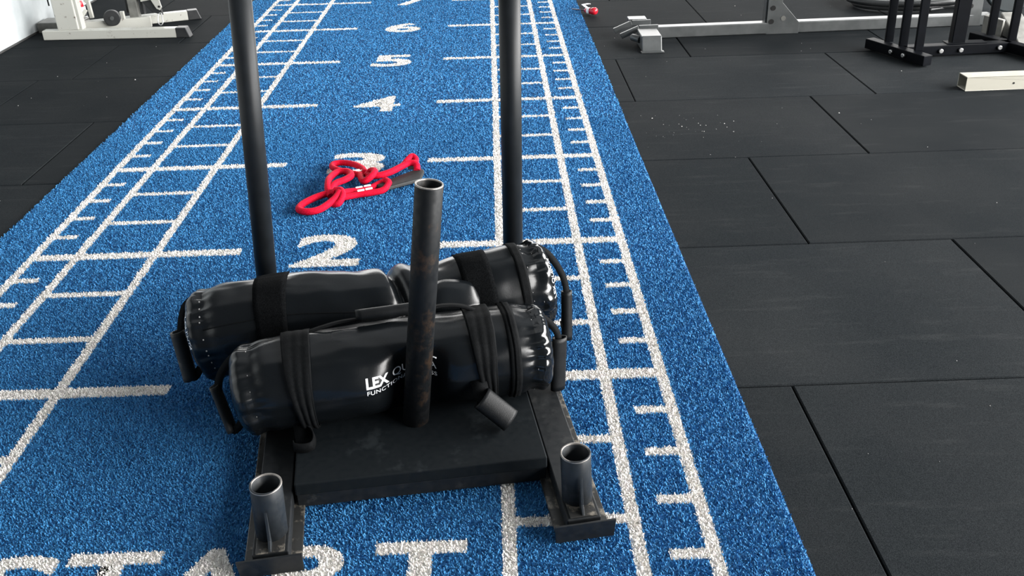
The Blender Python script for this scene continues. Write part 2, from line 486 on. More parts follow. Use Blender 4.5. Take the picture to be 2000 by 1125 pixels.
def tuft_mesh(name, sel, mat, white, base=None):
    """bent blades standing on the backing; base = optional flat ground piece (verts, faces)"""
    n = len(sel)
    p, d = P2[sel], D2[sel]
    an = rng.uniform(0, 2 * np.pi, n); an2 = an + np.pi / 2 + rng.normal(0, 0.5, n)
    w = d * rng.uniform(0.30, 0.52, n)
    ln = rng.uniform(0.0062, 0.0098, n); lean = rng.uniform(0.15, 0.95, n)
    dx, dy = np.cos(an) * np.sin(lean) * ln, np.sin(an) * np.sin(lean) * ln
    dz = np.cos(lean) * ln
    sx, sy = np.cos(an2) * w, np.sin(an2) * w
    z0 = np.full(n, 0.003)
    V = np.empty((n, 4, 3))
    V[:, 0] = np.stack([p[:, 0] - sx, p[:, 1] - sy, z0], 1)
    V[:, 1] = np.stack([p[:, 0] + sx, p[:, 1] + sy, z0], 1)
    V[:, 2] = np.stack([p[:, 0] + dx + sx * 0.8, p[:, 1] + dy + sy * 0.8, z0 + dz], 1)
    V[:, 3] = np.stack([p[:, 0] + dx - sx * 0.8, p[:, 1] + dy - sy * 0.8, z0 + dz * rng.uniform(0.8, 1.0, n)], 1)
    if white:
        c = np.array([0.80, 0.775, 0.745]) * rng.uniform(0.80, 1.12, (n, 1)) * (1 + rng.normal(0, 0.02, (n, 3)))
    else:
        k = rng.uniform(0, 1, (n, 1))
        c = (1 - k) * np.array([0.020, 0.146, 0.345]) + k * np.array([0.050, 0.240, 0.490])
        c = c * rng.uniform(0.74, 1.04, (n, 1))
    c = np.clip(c, 0, 0.95)
    bv = np.zeros((0, 3)); bf = []
    if base: bv = np.array(base[0], float); bf = base[1]
    allv = np.concatenate([V.reshape(-1, 3), bv])
    me = bpy.data.meshes.new(name)
    nl = 4 * n + sum(len(f) for f in bf)
    me.vertices.add(len(allv)); me.loops.add(nl); me.polygons.add(n + len(bf))
    me.vertices.foreach_set('co', allv.astype(np.float32).ravel())
    li = list(range(0))
    loops = np.arange(4 * n, dtype=np.int32)
    starts = np.arange(0, 4 * n, 4, dtype=np.int32)
    if bf:
        loops = np.concatenate([loops, np.concatenate([np.array(f) + 4 * n for f in bf]).astype(np.int32)])
        k = 4 * n; ex = []
        for f in bf: ex.append(k); k += len(f)
        starts = np.concatenate([starts, np.array(ex, dtype=np.int32)])
    me.loops.foreach_set('vertex_index', loops)
    me.polygons.foreach_set('loop_start', starts)
    me.update(calc_edges=True)
    ca = me.color_attributes.new('tuft', 'FLOAT_COLOR', 'POINT')
    C = np.ones((len(allv), 4), np.float32)
    C[:4 * n, :3] = np.repeat(c, 4, 0)
    if len(bv): C[4 * n:, :3] = (0.55, 0.53, 0.50)
    ca.data.foreach_set('color', C.ravel())
    me.materials.append(M[mat])
    o = bpy.data.objects.new(name, me); col.objects.link(o); o.parent = turf
    return o
pile = tuft_mesh('turf_pile', np.where(owner < 0)[0], 'blue_tuft', False)
pile['kind'] = 'stuff'
for mi, (nm, kind, dat) in enumerate(marks):
    z = 0.0034 + 0.00001 * mi
    if kind == 'r':
        x0, x1, y0, y1 = dat
        base = ([(x0, y0, z), (x1, y0, z), (x1, y1, z), (x0, y1, z)], [(0, 1, 2, 3)])
    else:
        v, t = dat
        base = (np.column_stack([v, np.full(len(v), z)]), [tuple(int(i) for i in x) for x in t])
    tuft_mesh(nm, np.where(owner == mi)[0], 'white_tuft', True, base)

# ------------------------------------------------------------------ push sled
SO, STH = Vector((0.541, 0.2090, -0.001)), math.radians(8.0)
sled = empty('push_sled', SO, STH)
tag(sled, 'black steel push sled loaded with two heavy bags on the blue turf', 'push sled')
BX = 0.400
for sgn in (-1, 1):
    x = sgn * BX
    fo = 0.032 if sgn < 0 else 0.0     # the left runner is set a little further back
    MB().box(x - 0.045, x + 0.045, fo + 0.006, 1.215, 0.010, 0.060).build('runner_beam', 'sled', sled, 0.003)
    MB().box(x - 0.073, x + 0.073, fo + 0.004, 1.22, 0.0, 0.010).build('skid_plate', 'skid', sled, 0.002)
    for b0, s2 in ((fo, -1), (1.222, 1)):
        e = MB()
        y, yt = b0, b0 + s2 * 0.010
        e.prism([(x - 0.078, y, -0.001), (x + 0.078, y, -0.001), (x + 0.080, yt, 0.063), (x - 0.082, yt, 0.063)], (0, s2 * 0.006, 0))
        ep = e.build('end_plate', 'sled', sled, 0.0015)
    for k, b0 in enumerate((0.088 + fo * 0.8, 1.125)):
        bx = x if k == 0 else sgn * (0.440 if sgn < 0 else 0.410)
        top = (bx - sgn * 0.004, b0 + 0.006, 0.205 if sgn > 0 else 0.212)
        sk = MB().pipe((bx, b0, 0.058), top, 0.0405, 0.0358, depth=0.12).build('socket', 'socket', sled)
        ring = []
        MB().pipe(Vector(top) - Vector((0, 0, 0.0035)), Vector(top) + Vector((0, 0, 0.0006)), 0.0409, 0.0355, depth=0.004, bottom=False).build('socket_rim', 'rim', sk)
        f = -1 if k == 0 else 1
        g = MB().prism([(bx - 0.0035, b0 + f * 0.042, 0.060), (bx - 0.0035, b0 + f * 0.076, 0.060), (bx - 0.0035, b0 + f * 0.060, 0.085), (bx - 0.0035, b0 + f * 0.0435, 0.162)], (0.007, 0, 0))
        g.build('gusset', 'socket', sled, 0.001)
        MB().box(bx - 0.036, bx + 0.036, b0 - 0.076, b0 + 0.076 if k else b0 + 0.02, 0.0595, 0.0625).build('weld_plate', 'skid', sled, 0.001)
platform = MB().prism([(-0.347, 0.247, 0.050), (0.347, 0.226, 0.050), (0.347, 1.06, 0.050), (-0.347, 1.06, 0.050)], (0, 0, 0.040)).build('platform', 'sled_plate', sled, 0.004)
MB().prism([(-0.345, 0.254, 0.004), (0.345, 0.233, 0.004), (0.345, 1.05, 0.004), (-0.345, 1.05, 0.004)], (0, 0, 0.043)).build('platform_base', 'sled', sled, 0.002)
MB().box(-0.352, 0.352, 0.30, 1.0, 0.022, 0.044).build('cross_beam', 'sled', sled, 0.002)
PB, PT = Vector((-0.002, 0.466, 0.089)), Vector((0.086, 0.480, 0.836))
post = MB().pipe(PB, PT, 0.0385, 0.0345, depth=0.35).build('weight_post', 'post', sled)
tt = (PT - PB).normalized()
MB().pipe(PT - tt * 0.003, PT + tt * 0.0006, 0.0388, 0.0340, depth=0.004, bottom=False).build('post_rim', 'rim', post)
for a0, a1, b0 in ((-0.459, -0.395, 1.13), (0.4065, 0.420, 1.13)):
    lo = Vector((a0 + (a0 - a1) * 0.12, b0, 0.075)); hi = Vector((a1, b0, 1.45))
    # the pole rises from its socket and leans very slightly
    MB().cyl(lo, hi, 0.0352, n=40).build('push_pole', 'pole', sled)

# ------------------------------------------------------------------ heavy bags
class Bag:
    def __init__(s, root, ctrl, rx, rz, zfloor, seed, pucker=(0.004, 0.004), fold=None, dent=None, gloss_caps=(False, False), nring=170, nphi=128):
        s.root = root
        path = spline(ctrl, 24)
        A = np.array([list(p) for p in path])
        seg = np.r_[0, np.cumsum(np.linalg.norm(np.diff(A, axis=0), axis=1))]
        s.Len = seg[-1]
        e = 0.055
        k = 16
        dome = e * (1 - np.cos(np.linspace(0, np.pi / 2, k)))
        ss = np.r_[dome, np.linspace(e, s.Len - e, nring)[1:-1], s.Len - dome[::-1]]
        s.ss = ss; s.e = e
        C = np.stack([np.interp(ss, seg, A[:, j]) for j in range(3)], 1)
        T = np.gradient(C, ss + np.arange(len(ss)) * 1e-9, axis=0)
        # smooth tangents
        for _ in range(6): T[1:-1] = (T[:-2] + 2 * T[1:-1] + T[2:]) / 4
        T /= np.linalg.norm(T, axis=1)[:, None]
        ph = np.linspace(0, 2 * np.pi, nphi, endpoint=False)
        s.ph = ph
        G = np.zeros((len(ss), nphi, 3))
        off = Vector((seed * 3.1, seed * 1.7, seed))
        for i, sv in enumerate(ss):
            t = Vector(T[i]); up = Vector((0, 0, 1)); up = (up - t * up.dot(t)).normalized()
            fr = up.cross(t) * -1.0
            if fr.y > 0: fr = -fr
            d = min(sv, s.Len - sv)
            prof = 1.0
            if d < e: prof = max(1 - (1 - d / e) ** 2.6, 0.0) ** 0.42
            bul = 1.0 - 0.05 * math.exp(-((d - 0.075) / 0.025) ** 2)
            for j, p in enumerate(ph):
                cp, sp = math.cos(p), math.sin(p)
                q = Vector((sv * 5.0, cp * 0.9, sp * 0.9)) + off
                nz = noise.noise(q) * 0.008 + noise.noise(q * 2.7) * 0.0035 + 0.0035 * max(sp, 0) * noise.noise(Vector((sv * 11 + 2 * p, p * 1.6, seed)))
                # puckered gathers along the end seams
                pk = math.exp(-((d - 0.068) / 0.030) ** 2)
                wob = 13 * p + 5.5 * noise.noise(Vector((cp * 2, sp * 2, seed)))
                pa = pucker[0] if sv < s.Len / 2 else pucker[1]
                am = 0.55 + 0.9 * noise.noise(Vector((cp * 3 + 7, sp * 3, seed)))
                pkv = pk * pa * 0.8 * (am * math.sin(wob) + 0.4 * math.sin(2.3 * wob + 1.0))
                ck = math.exp(-(max(d - 0.05, 0) / 0.05) ** 2)
                pkv += ck * pa * (1.3 * noise.noise(q * 4.3) + 0.9 * noise.noise(Vector((sv * 9, p * 6, seed + 5))))
                # long shallow creases down the length
                cr = 0.0022 * noise.noise(Vector((sv * 3.0 + seed, p * 5.0, 2.0)))
                k2 = prof * bul
                r = 1.0
                if fold: r += fold(sv / s.Len, p)
                rr = (1 if prof > 0.3 else prof / 0.3)
                a = (rx * k2 * r + (nz + pkv + cr) * rr) * cp
                b = (rz * k2 * r + (nz + pkv + cr) * rr) * sp
                G[i, j] = np.array(C[i]) + a * np.array(fr) + b * np.array(up)
        z = G[:, :, 2]
        # soft flattening where the bag rests
        over = np.clip((np.abs(G[:, :, 0]) - 0.35) / 0.05, 0, 1) * 0.026 + np.clip((np.abs(G[:, :, 0]) - 0.45) / 0.06, 0, 1) * 0.05
        m = zfloor + 0.004 - over
        low = z < m + 0.02
        zz = m + 0.02 * np.exp(np.minimum((z - m - 0.02) / 0.05, 0)) - 0.0
        G[:, :, 2] = np.where(low, zz, z)
        if dent: G = dent(G, ph)
        s.G = G
        s.N = s.normals()
    def normals(s):
        G = s.G
        di = np.gradient(G, axis=0); dj = np.roll(G, -1, 1) - np.roll(G, 1, 1)
        n = np.cross(di, dj); n /= np.maximum(np.linalg.norm(n, axis=2), 1e-9)[:, :, None]
        c = G.mean(1, keepdims=True)
        if ((G - c) * n).sum() < 0: n = -n
        return n
    def at(s, sv, p, off=0.0):
        i = np.interp(sv, s.ss, np.arange(len(s.ss))); j = (p % (2 * math.pi)) / (2 * math.pi) * len(s.ph)
        i0 = min(int(i), len(s.ss) - 2); fi = i - i0; j0 = int(j) % len(s.ph); fj = j - int(j); j1 = (j0 + 1) % len(s.ph)
        def bl(A): return (A[i0, j0] * (1 - fi) + A[i0 + 1, j0] * fi) * (1 - fj) + (A[i0, j1] * (1 - fi) + A[i0 + 1, j1] * fi) * fj
        n = bl(s.N); n /= np.linalg.norm(n) + 1e-9
        return Vector(bl(s.G) + n * off)
    def shell(s, name, i0, i1, mat, cap=None):
        g = s.G[i0:i1 + 1]; n, m = g.shape[:2]
        mb = MB()
        v = g.reshape(-1, 3).tolist()
        f = [(i * m + j, i * m + (j + 1) % m, (i + 1) * m + (j + 1) % m, (i + 1) * m + j) for i in range(n - 1) for j in range(m)]
        mb.add(v, f, True)
        return mb.build(name, mat, s.root)
    def band(s, name, s0, s1, p0, p1, mat, off=0.0025, thick=0.002, nphi=90, ns=6, parent=None, wave=None):
        mb = MB(); v = []; full = abs(p1 - p0) > 2 * math.pi - 1e-3
        for i in range(nphi + 1):
            p = p0 + (p1 - p0) * i / nphi
            for k in range(ns + 1):
                x = s0 + (s1 - s0) * k / ns
                o = off
                if wave:
                    x, o = wave(i / nphi, k / ns, x, off)
                v.append(s.at(x, p, o))
        m = ns + 1
        mb.add(v, [(i * m + k, i * m + k + 1, (i + 1) * m + k + 1, (i + 1) * m + k) for i in range(nphi) for k in range(ns)], True)
        return mb.build(name, mat, parent or s.root, solid=thick)
    def text(s, name, body, sc, pc, h, mat, bold=0.0, spacing=1.0, width=None, parent=None, along='s', off=0.0012, R=0.135):
        v, t = text_mesh(body, bold, spacing)
        v = v * h
        if width: v[:, 0] *= width / v[:, 0].max()
        out = []
        for x, y in v:
            if along == 's': out.append(s.at(sc + x, pc + y / R, off))
            else: out.append(s.at(sc + (y if along == 'p' else -y), pc + (-x if along == 'p' else x) / R, off))
        mb = MB(); mb.add(out, [tuple(int(i) for i in q) for q in t])
        return mb.build(name, mat, parent or s.root)
    def dashes(s, name, sv, p0, p1, n, mat='stitch', l=0.006, w=0.0016, parent=None, skip=0.35, seed=1):
        r = random.Random(seed); mb = MB()
        for i in range(n):
            if r.random() < skip: continue
            p = p0 + (p1 - p0) * (i + r.uniform(-0.2, 0.2)) / n
            ll = l * r.uniform(0.4, 1.3)
            a, b = s.at(sv, p, 0.0012), s.at(sv, p + ll / 0.14, 0.0012)
            mb.bar(a, b, w, w, up=(a - s.at(sv, p, -0.01)))
        return mb.build(name, mat, parent or s.root)

def grip(root, name, p0, p1, r, mat='grip', squash=1.0, ri=0.82, up=(0, 0, 1), n=12, bend=(0, 0, 0)):
    """open-ended sleeve"""
    p0, p1 = Vector(p0), Vector(p1)
    path = [p0.lerp(p1, k / n) + Vector(bend) * math.sin(math.pi * k / n) for k in range(n + 1)]
    mb = MB()
    mb.sweep(path, circ(r, 20, r * squash), up=up, caps=False)
    mb.sweep(path[::-1], circ(r * ri, 20, r * squash * ri), up=up, caps=False)
    for idx, q in ((0, p0), (n, p1)):
        t = (p1 - p0).normalized(); sd = t.cross(Vector(up)).normalized(); u2 = sd.cross(t).normalized()
        k = len(mb.v); m = 20
        vs = [q + sd * a + u2 * b for a, b in circ(r, m, r * squash)] + [q + sd * a + u2 * b for a, b in circ(r * ri, m, r * squash * ri)]
        mb.add(vs, [(i, (i + 1) % m, m + (i + 1) % m, m + i) for i in range(m)], True)
    return mb.build(name, mat, root)

def strap(root, name, pts, w, t=0.0025, mat='webbing', up=(0, 0, 1), n=8, ups=None):
    path = spline(pts, n)
    u = None
    if ups is not None:
        u = []
        for i in range(len(path)):
            f = i / (len(path) - 1) * (len(ups) - 1); k = min(int(f), len(ups) - 2)
            u.append(Vector(ups[k]).lerp(Vector(ups[k + 1]), f - k))
    return MB().sweep(path, flat(w, t), up=up, ups=u).build(name, mat, root)

TWO = 2 * math.pi
D = math.radians

# near bag, leaning against the weight post
near = empty('sand_bag', SO, STH)
tag(near, 'shorter black vinyl sand bag with white printed logo, lying nearest the weight post', 'sand bag')
def near_dent(G, ph):
    a, b, z = G[:, :, 0], G[:, :, 1], G[:, :, 2]
    f = (z - PB.z) / (PT.z - PB.z)
    pa = PB.x + (PT.x - PB.x) * f; pb = PB.y + (PT.y - PB.y) * f
    need = (pb + 0.047) - b
    front = np.clip(np.cos(ph)[None, :] * 1.6, 0, 1)
    G[:, :, 1] = b + np.maximum(need, 0) * np.exp(-(np.maximum(np.abs(a - pa) - 0.03, 0) / 0.055) ** 2) * np.where(front > 0, 1, 0.0)
    return G
nb = Bag(near, [(-0.520, 0.566, 0.186), (-0.38, 0.572, 0.203), (-0.20, 0.582, 0.208), (0.0, 0.596, 0.205), (0.22, 0.604, 0.207), (0.432, 0.613, 0.203)],
         0.146, 0.134, 0.090, 1.3, pucker=(0.0040, 0.0055), dent=near_dent)
ni = len(nb.ss)
ci = int(np.searchsorted(nb.ss, 0.068)); cj = int(np.searchsorted(nb.ss, nb.Len - 0.068))
nbody = nb.shell('bag_body', ci, cj, 'bag')
ncapl = nb.shell('end_cap', 0, ci, 'bag')
ncapr = nb.shell('end_cap', cj, ni - 1, 'bag_gloss')
nb.dashes('seam_stitching', 0.069, D(-60), D(110), 9, parent=ncapl, skip=0.55, seed=3, l=0.003)
nb.dashes('seam_stitching', nb.Len - 0.066, D(-70), D(110), 10, parent=ncapr, skip=0.5, seed=5, l=0.004)
nb.band('zip_band', nb.Len - 0.150, nb.Len - 0.117, D(-75), D(150), 'webbing', 0.0035, 0.004, ns=4)
nb.band('zip_line', nb.Len - 0.137, nb.Len - 0.131, D(-75), D(150), 'velcro', 0.0065, 0.003, ns=2)
def bunch(i, k, x, off):
    g = math.sin(k * math.pi * 3.0 + 0.5 * math.sin(i * 6)) * 0.004
    sq = 1.0 - 0.42 * math.exp(-((i - 0.15) / 0.28) ** 2)
    c = x0b + (x - x0b) * sq + 0.012 * math.exp(-((i - 0.1) / 0.2) ** 2)
    return c, off + 0.004 + abs(g) * (0.3 + 1.2 * math.exp(-((i - 0.15) / 0.3) ** 2))
for (s0, s1) in ((0.160, 0.238), (0.695, 0.770)):
    x0b = (s0 + s1) / 2
    nb.band('webbing_strap', s0, s1, D(-62), D(150), 'webbing', 0.003, 0.002, ns=18, wave=bunch)
# printed logo on the front
R0 = 0.137
LS = 0.376
logo_l = nb.text('logo_print', 'LEX', LS, D(11), 0.032, 'print', 0.035, width=0.066, parent=nbody)
nb.text('logo_print', 'QUINTA', LS + 0.078, D(11), 0.032, 'print', 0.0, width=0.136, parent=nbody)
nb.text('logo_print', 'FUNCTIONAL FITNESS', LS + 0.001, D(3.5), 0.0125, 'print', 0.008, 1.1, width=0.213, parent=nbody)
sw = [nb.at(LS + 0.165 + 0.052 * k / 8, D(27.5) + D(3.5) * math.sin(math.pi * k / 9), 0.0015) for k in range(9)]
MB().sweep(sw, flat(0.004, 0.0006), up=(0, -1, 0.2)).build('logo_print', 'print', nbody)
# carrying grip on top
gp = grip(near, 'top_grip', (-0.150, 0.640, 0.362), (0.075, 0.654, 0.362), 0.019)
strap(near, 'grip_strap', [(-0.300, 0.615, 0.338), (-0.25, 0.625, 0.346), (-0.19, 0.638, 0.350), (-0.10, 0.641, 0.351)], 0.016, 0.004)
strap(near, 'grip_strap', [(0.05, 0.650, 0.352), (0.11, 0.655, 0.358), (0.17, 0.650, 0.352), (0.215, 0.625, 0.338), (0.20, 0.610, 0.336)], 0.020, 0.004)
# end handles
strap(near, 'handle_strap', [(-0.50, 0.600, 0.300), (-0.535, 0.615, 0.262), (-0.568, 0.618, 0.205), (-0.575, 0.60, 0.13), (-0.545, 0.565, 0.06), (-0.51, 0.56, 0.09)], 0.024, 0.003, up=(-0.35, -1, 0.3))
grip(near, 'end_grip', (-0.583, 0.615, 0.190), (-0.548, 0.575, 0.050), 0.024, 'grip_worn', 0.55, up=(-1, 0.3, 0))
strap(near, 'handle_strap', [(0.37, 0.605, 0.322), (0.415, 0.61, 0.302), (0.455, 0.603, 0.250), (0.458, 0.592, 0.18), (0.446, 0.578, 0.10), (0.43, 0.58, 0.085)], 0.022, 0.003, up=(0.35, -1, 0.3))
grip(near, 'end_grip', (0.462, 0.596, 0.236), (0.450, 0.566, 0.066), 0.027, 'grip', 0.6, up=(0.5, -1, 0))
# loose carrying handles hanging down the front
strap(near, 'hanging_strap', [(-0.330, 0.470, 0.135), (-0.325, 0.436, 0.112), (-0.322, 0.420, 0.098), (-0.318, 0.440, 0.094)], 0.050, 0.006, up=(0, -1, 1))
lp = [(-0.352, 0.412, 0.094), (-0.347, 0.398, 0.094), (-0.322, 0.391, 0.094), (-0.299, 0.398, 0.095), (-0.294, 0.428, 0.100), (-0.303, 0.452, 0.112), (-0.318, 0.458, 0.125)]
strap(near, 'strap_loop', [(x, y, z + 0.014) for x, y, z in [(a_, b_ - 0.016, c_) for a_, b_, c_ in lp]], 0.030, 0.004, up=(0, 0, 1), ups=[(1, 0, 0), (0.6, 0.8, 0), (0, 1, 0), (-1, 0.6, 0), (-1, 0, 0), (-1, -0.6, 0)])
strap(near, 'hanging_strap', [(0.186, 0.476, 0.215), (0.190, 0.444, 0.205), (0.196, 0.418, 0.185), (0.225, 0.397, 0.150)], 0.046, 0.006, up=(0, -1, 1))
grip(near, 'hanging_grip', (0.190, 0.404, 0.186), (0.268, 0.372, 0.1165), 0.036, 'grip', 0.62, ri=0.90, up=(0, -0.75, 1))

# far bag, longer and folded in the middle
far = empty('sand_bag', SO, STH)
tag(far, 'longer black vinyl sand bag bent in the middle, lying behind the printed bag', 'sand bag')
def far_fold(x, p):
    up = max(math.sin(p), 0.0)
    c = 0.545 + 0.03 * math.cos(p)
    return (-0.20 * math.exp(-((x - c) / 0.014) ** 2) + 0.07 * math.exp(-((x - c - 0.045) / 0.022) ** 2)
            - 0.09 * math.exp(-((x - c - 0.13) / 0.05) ** 2) + 0.03 * math.exp(-((x - c + 0.05) / 0.03) ** 2)) * (0.25 + 0.75 * up)
fb = Bag(far, [(-0.680, 0.905, 0.188), (-0.52, 0.900, 0.212), (-0.34, 0.895, 0.226), (-0.05, 0.885, 0.210), (0.19, 0.905, 0.222), (0.505, 0.940, 0.243)],
         0.142, 0.155, 0.090, 4.2, pucker=(0.0048, 0.0065), fold=far_fold)
fi = len(fb.ss)
ci = int(np.searchsorted(fb.ss, 0.068)); cj = int(np.searchsorted(fb.ss, fb.Len - 0.068))
fbody = fb.shell('bag_body', ci, cj, 'bag')
fcapl = fb.shell('end_cap', 0, ci, 'bag')
fcapr = fb.shell('end_cap', cj, fi - 1, 'bag_gloss')
fb.dashes('seam_stitching', 0.070, D(-40), D(80), 12, parent=fcapl, skip=0.15, seed=8, l=0.005, w=0.0032)
fb.dashes('seam_stitching', fb.Len - 0.067, D(-50), D(110), 9, parent=fcapr, skip=0.4, seed=11, l=0.004)
fb.dashes('seam_stitching', fb.Len - 0.10, D(-50), D(110), 14, parent=fbody, skip=0.5, seed=12, l=0.004)
fb.band('velcro_band', 0.232, 0.322, D(-60), D(155), 'velcro', 0.003, 0.003)
fb.band('velcro_band', 0.875, 0.975, D(-60), D(155), 'velcro', 0.003, 0.003)
fb.band('zip_band', fb.Len - 0.135, fb.Len - 0.105, D(-70), D(140), 'webbing', 0.003, 0.003, ns=4)
fb.band('length_seam', 0.075, fb.Len * 0.53, D(33), D(34.2), 'webbing', 0.0016, 0.002, nphi=2, ns=80)
fb.text('logo_print', 'LEX QUINTA', 0.010, D(72), 0.018, 'print', 0.02, width=0.135, parent=fcapl, along='p', R=0.125)
fb.text('logo_print', 'LEX QUINTA', fb.Len - 0.014, D(4), 0.014, 'print', 0.0, width=0.135, parent=fcapr, along='q', R=0.125)
strap(far, 'handle_strap', [(-0.640, 0.92, 0.335), (-0.690, 0.925, 0.300), (-0.715, 0.915, 0.235), (-0.722, 0.89, 0.15), (-0.700, 0.86, 0.07), (-0.67, 0.86, 0.10)], 0.026, 0.003, up=(-0.35, -1, 0.3))
grip(far, 'end_grip', (-0.728, 0.900, 0.222), (-0.706, 0.858, 0.062), 0.027, 'grip_worn', 0.8, up=(-1, 0.3, 0))
strap(far, 'handle_strap', [(0.46, 0.945, 0.375), (0.50, 0.95, 0.340), (0.542, 0.94, 0.270), (0.558, 0.93, 0.20), (0.552, 0.905, 0.10), (0.53, 0.90, 0.09)], 0.024, 0.003, up=(0.35, -1, 0.3))
grip(far, 'end_grip', (0.560, 0.935, 0.200), (0.552, 0.895, 0.030), 0.020, 'grip', 0.9, up=(0.5, -1, 0))
# flap of slack cover folded over between the bags
fl = MB()
pts = [(0.04, 0.735, 0.290), (0.09, 0.722, 0.300), (0.14, 0.720, 0.302), (0.20, 0.728, 0.300), (0.235, 0.745, 0.292)]
top = spline(pts, 6)
vs = []
for i, q in enumerate(top):
    f = i / (len(top) - 1)
    for k in range(6):
        g = k / 5
        vs.append((q.x + 0.01 * g, q.y + 0.09 * g * (0.8 + 0.2 * math.sin(3 * f)), q.z - 0.012 + (0.012 + 0.060 * math.sin(math.pi * min(max(f, 0.02), 0.98)) ** 0.7) * math.sin(g * 1.5) + 0.006 * math.sin(f * 7)))
fl.add(vs, [(i * 6 + k, i * 6 + k + 1, (i + 1) * 6 + k + 1, (i + 1) * 6 + k) for i in range(len(top) - 1) for k in range(5)], True)
fl.build('cover_flap', 'bag', far, solid=0.004)

# ------------------------------------------------------------------ red rope with rubber pad
rope = empty('pull_rope', (0.05, 2.6, 0.0))
tag(rope, 'tangled red braided rope with loops and a black rubber pad on the number three', 'rope')
def rp(pts, r=0.017, n=8, closed=False, name='rope_strand'):
    path = spline([(x - 0.05, y - 2.6, z) for x, y, z in pts], n, closed)
    return MB().sweep(path, circ(r * 0.92, 12), closed=closed).build(name, 'red_rope', rope)
rp([(-0.035, 2.505, 0.045), (-0.075, 2.525, 0.030), (-0.135, 2.495, 0.022), (-0.185, 2.430, 0.018), (-0.188, 2.372, 0.017), (-0.140, 2.345, 0.018), (-0.085, 2.365, 0.022), (-0.030, 2.435, 0.040), (-0.012, 2.480, 0.055)], 0.018)
rp([(-0.040, 2.515, 0.050), (-0.008, 2.500, 0.055), (0.005, 2.455, 0.045), (-0.010, 2.415, 0.025), (-0.040, 2.420, 0.018)], 0.017)
rp([(-0.060, 2.500, 0.025), (-0.078, 2.545, 0.040), (-0.088, 2.620, 0.050), (-0.088, 2.690, 0.045), (-0.062, 2.755, 0.045), (-0.010, 2.750, 0.048), (0.015, 2.690, 0.050), (-0.010, 2.640, 0.050), (-0.055, 2.600, 0.045), (-0.070, 2.545, 0.030)], 0.018)
rp([(-0.03, 2.505, 0.035), (0.010, 2.535, 0.030), (0.060, 2.560, 0.024), (0.110, 2.580, 0.022), (0.150, 2.625, 0.025), (0.190, 2.668, 0.030)], 0.017)
rp([(-0.02, 2.480, 0.022), (0.025, 2.505, 0.019), (0.070, 2.527, 0.018), (0.130, 2.540, 0.019), (0.185, 2.560, 0.024), (0.208, 2.605, 0.040), (0.190, 2.635, 0.044)], 0.017)
rp([(0.055, 2.740, 0.030), (0.010, 2.780, 0.026), (-0.055, 2.830, 0.020), (-0.108, 2.885, 0.018), (-0.112, 2.935, 0.018), (-0.065, 2.945, 0.020), (0.000, 2.900, 0.026), (0.050, 2.830, 0.032), (0.075, 2.765, 0.034)], 0.017)
rp([(0.050, 2.750, 0.030), (0.065, 2.690, 0.030), (0.085, 2.650, 0.035), (0.120, 2.668, 0.055), (0.130, 2.715, 0.060), (0.105, 2.745, 0.050), (0.085, 2.715, 0.035)], 0.018)
rp([(0.090, 2.705, 0.040), (0.145, 2.690, 0.045), (0.205, 2.720, 0.050), (0.255, 2.775, 0.055), (0.295, 2.810, 0.060), (0.330, 2.800, 0.055), (0.335, 2.765, 0.035)], 0.018)
rp([(0.255, 2.800, 0.045), (0.285, 2.850, 0.065), (0.305, 2.880, 0.070), (0.325, 2.860, 0.060), (0.322, 2.830, 0.050)], 0.016)
for x, y in ((0.070, 2.565), (0.083, 2.528), (0.108, 2.582), (0.120, 2.545), (0.030, 2.785), (0.045, 2.775)):
    MB().bar((x - 0.068, y - 2.607, 0.039), (x - 0.036, y - 2.594, 0.039), 0.010, 0.008).build('thread_wrap', 'white_thread', rope, 0.002)
MB().prism([(0.145 - 0.05, 2.600 - 2.6, 0.014), (0.195 - 0.05, 2.560 - 2.6, 0.014), (0.36 - 0.05, 2.665 - 2.6, 0.014), (0.372 - 0.05, 2.760 - 2.6, 0.018), (0.345 - 0.05, 2.800 - 2.6, 0.018), (0.21 - 0.05, 2.672 - 2.6, 0.014)], (0, 0.004, 0.020)).build('rubber_pad', 'black_pad', rope, 0.006)
MB().prism([(0.275 - 0.05, 2.87 - 2.6, 0.004), (0.310 - 0.05, 2.845 - 2.6, 0.004), (0.320 - 0.05, 2.90 - 2.6, 0.05), (0.280 - 0.05, 2.935 - 2.6, 0.06)], (0.01, 0.012, 0.0)).build('pad_tab', 'black_pad', rope, 0.003)

# ------------------------------------------------------------------ white cable machine by the wall
FZ = TILE_Z
mach = empty('cable_machine', (-2.4, 6.1, FZ))
tag(mach, 'chipped white cable machine base with black end caps beside the white wall', 'gym machine')
def mloc(pts): return [(x + 2.4, y - 6.1, z) for x, y, z in pts]
def mbar(p, q, w, h, name, mat, bevel=0.004, up=(0, 0, 1)):
    a, b = mloc([p, q])
    return MB().bar(a, b, w, h, up).build(name, mat, mach, bevel)
mbar((-2.905, 5.975, 0.040), (-1.815, 5.935, 0.040), 0.075, 0.076, 'foot_rail', 'white_paint', 0.006)
mbar((-2.80, 6.215, 0.040), (-1.915, 6.560, 0.040), 0.075, 0.076, 'foot_rail', 'white_paint', 0.006)
mbar((-2.77, 6.150, 0.045), (-2.155, 6.330, 0.045), 0.050, 0.086, 'cross_rail', 'white_paint', 0.005)
for (x, y, ang) in ((-1.815, 5.935, -0.037), (-1.915, 6.560, 0.37)):
    c, s_ = math.cos(ang), math.sin(ang)
    def q(a, b, z): return (x + 2.4 + a * c - b * s_, y - 6.1 + a * s_ + b * c, z)
    MB().prism([q(-0.004, -0.040, 0.0), q(0.108, -0.040, 0.0), q(0.080, -0.040, 0.082), q(-0.004, -0.040, 0.082)], (-0.08 * s_ * 1.0, 0.08 * c, 0)).build('end_cap', 'black_plastic', mach, 0.006)
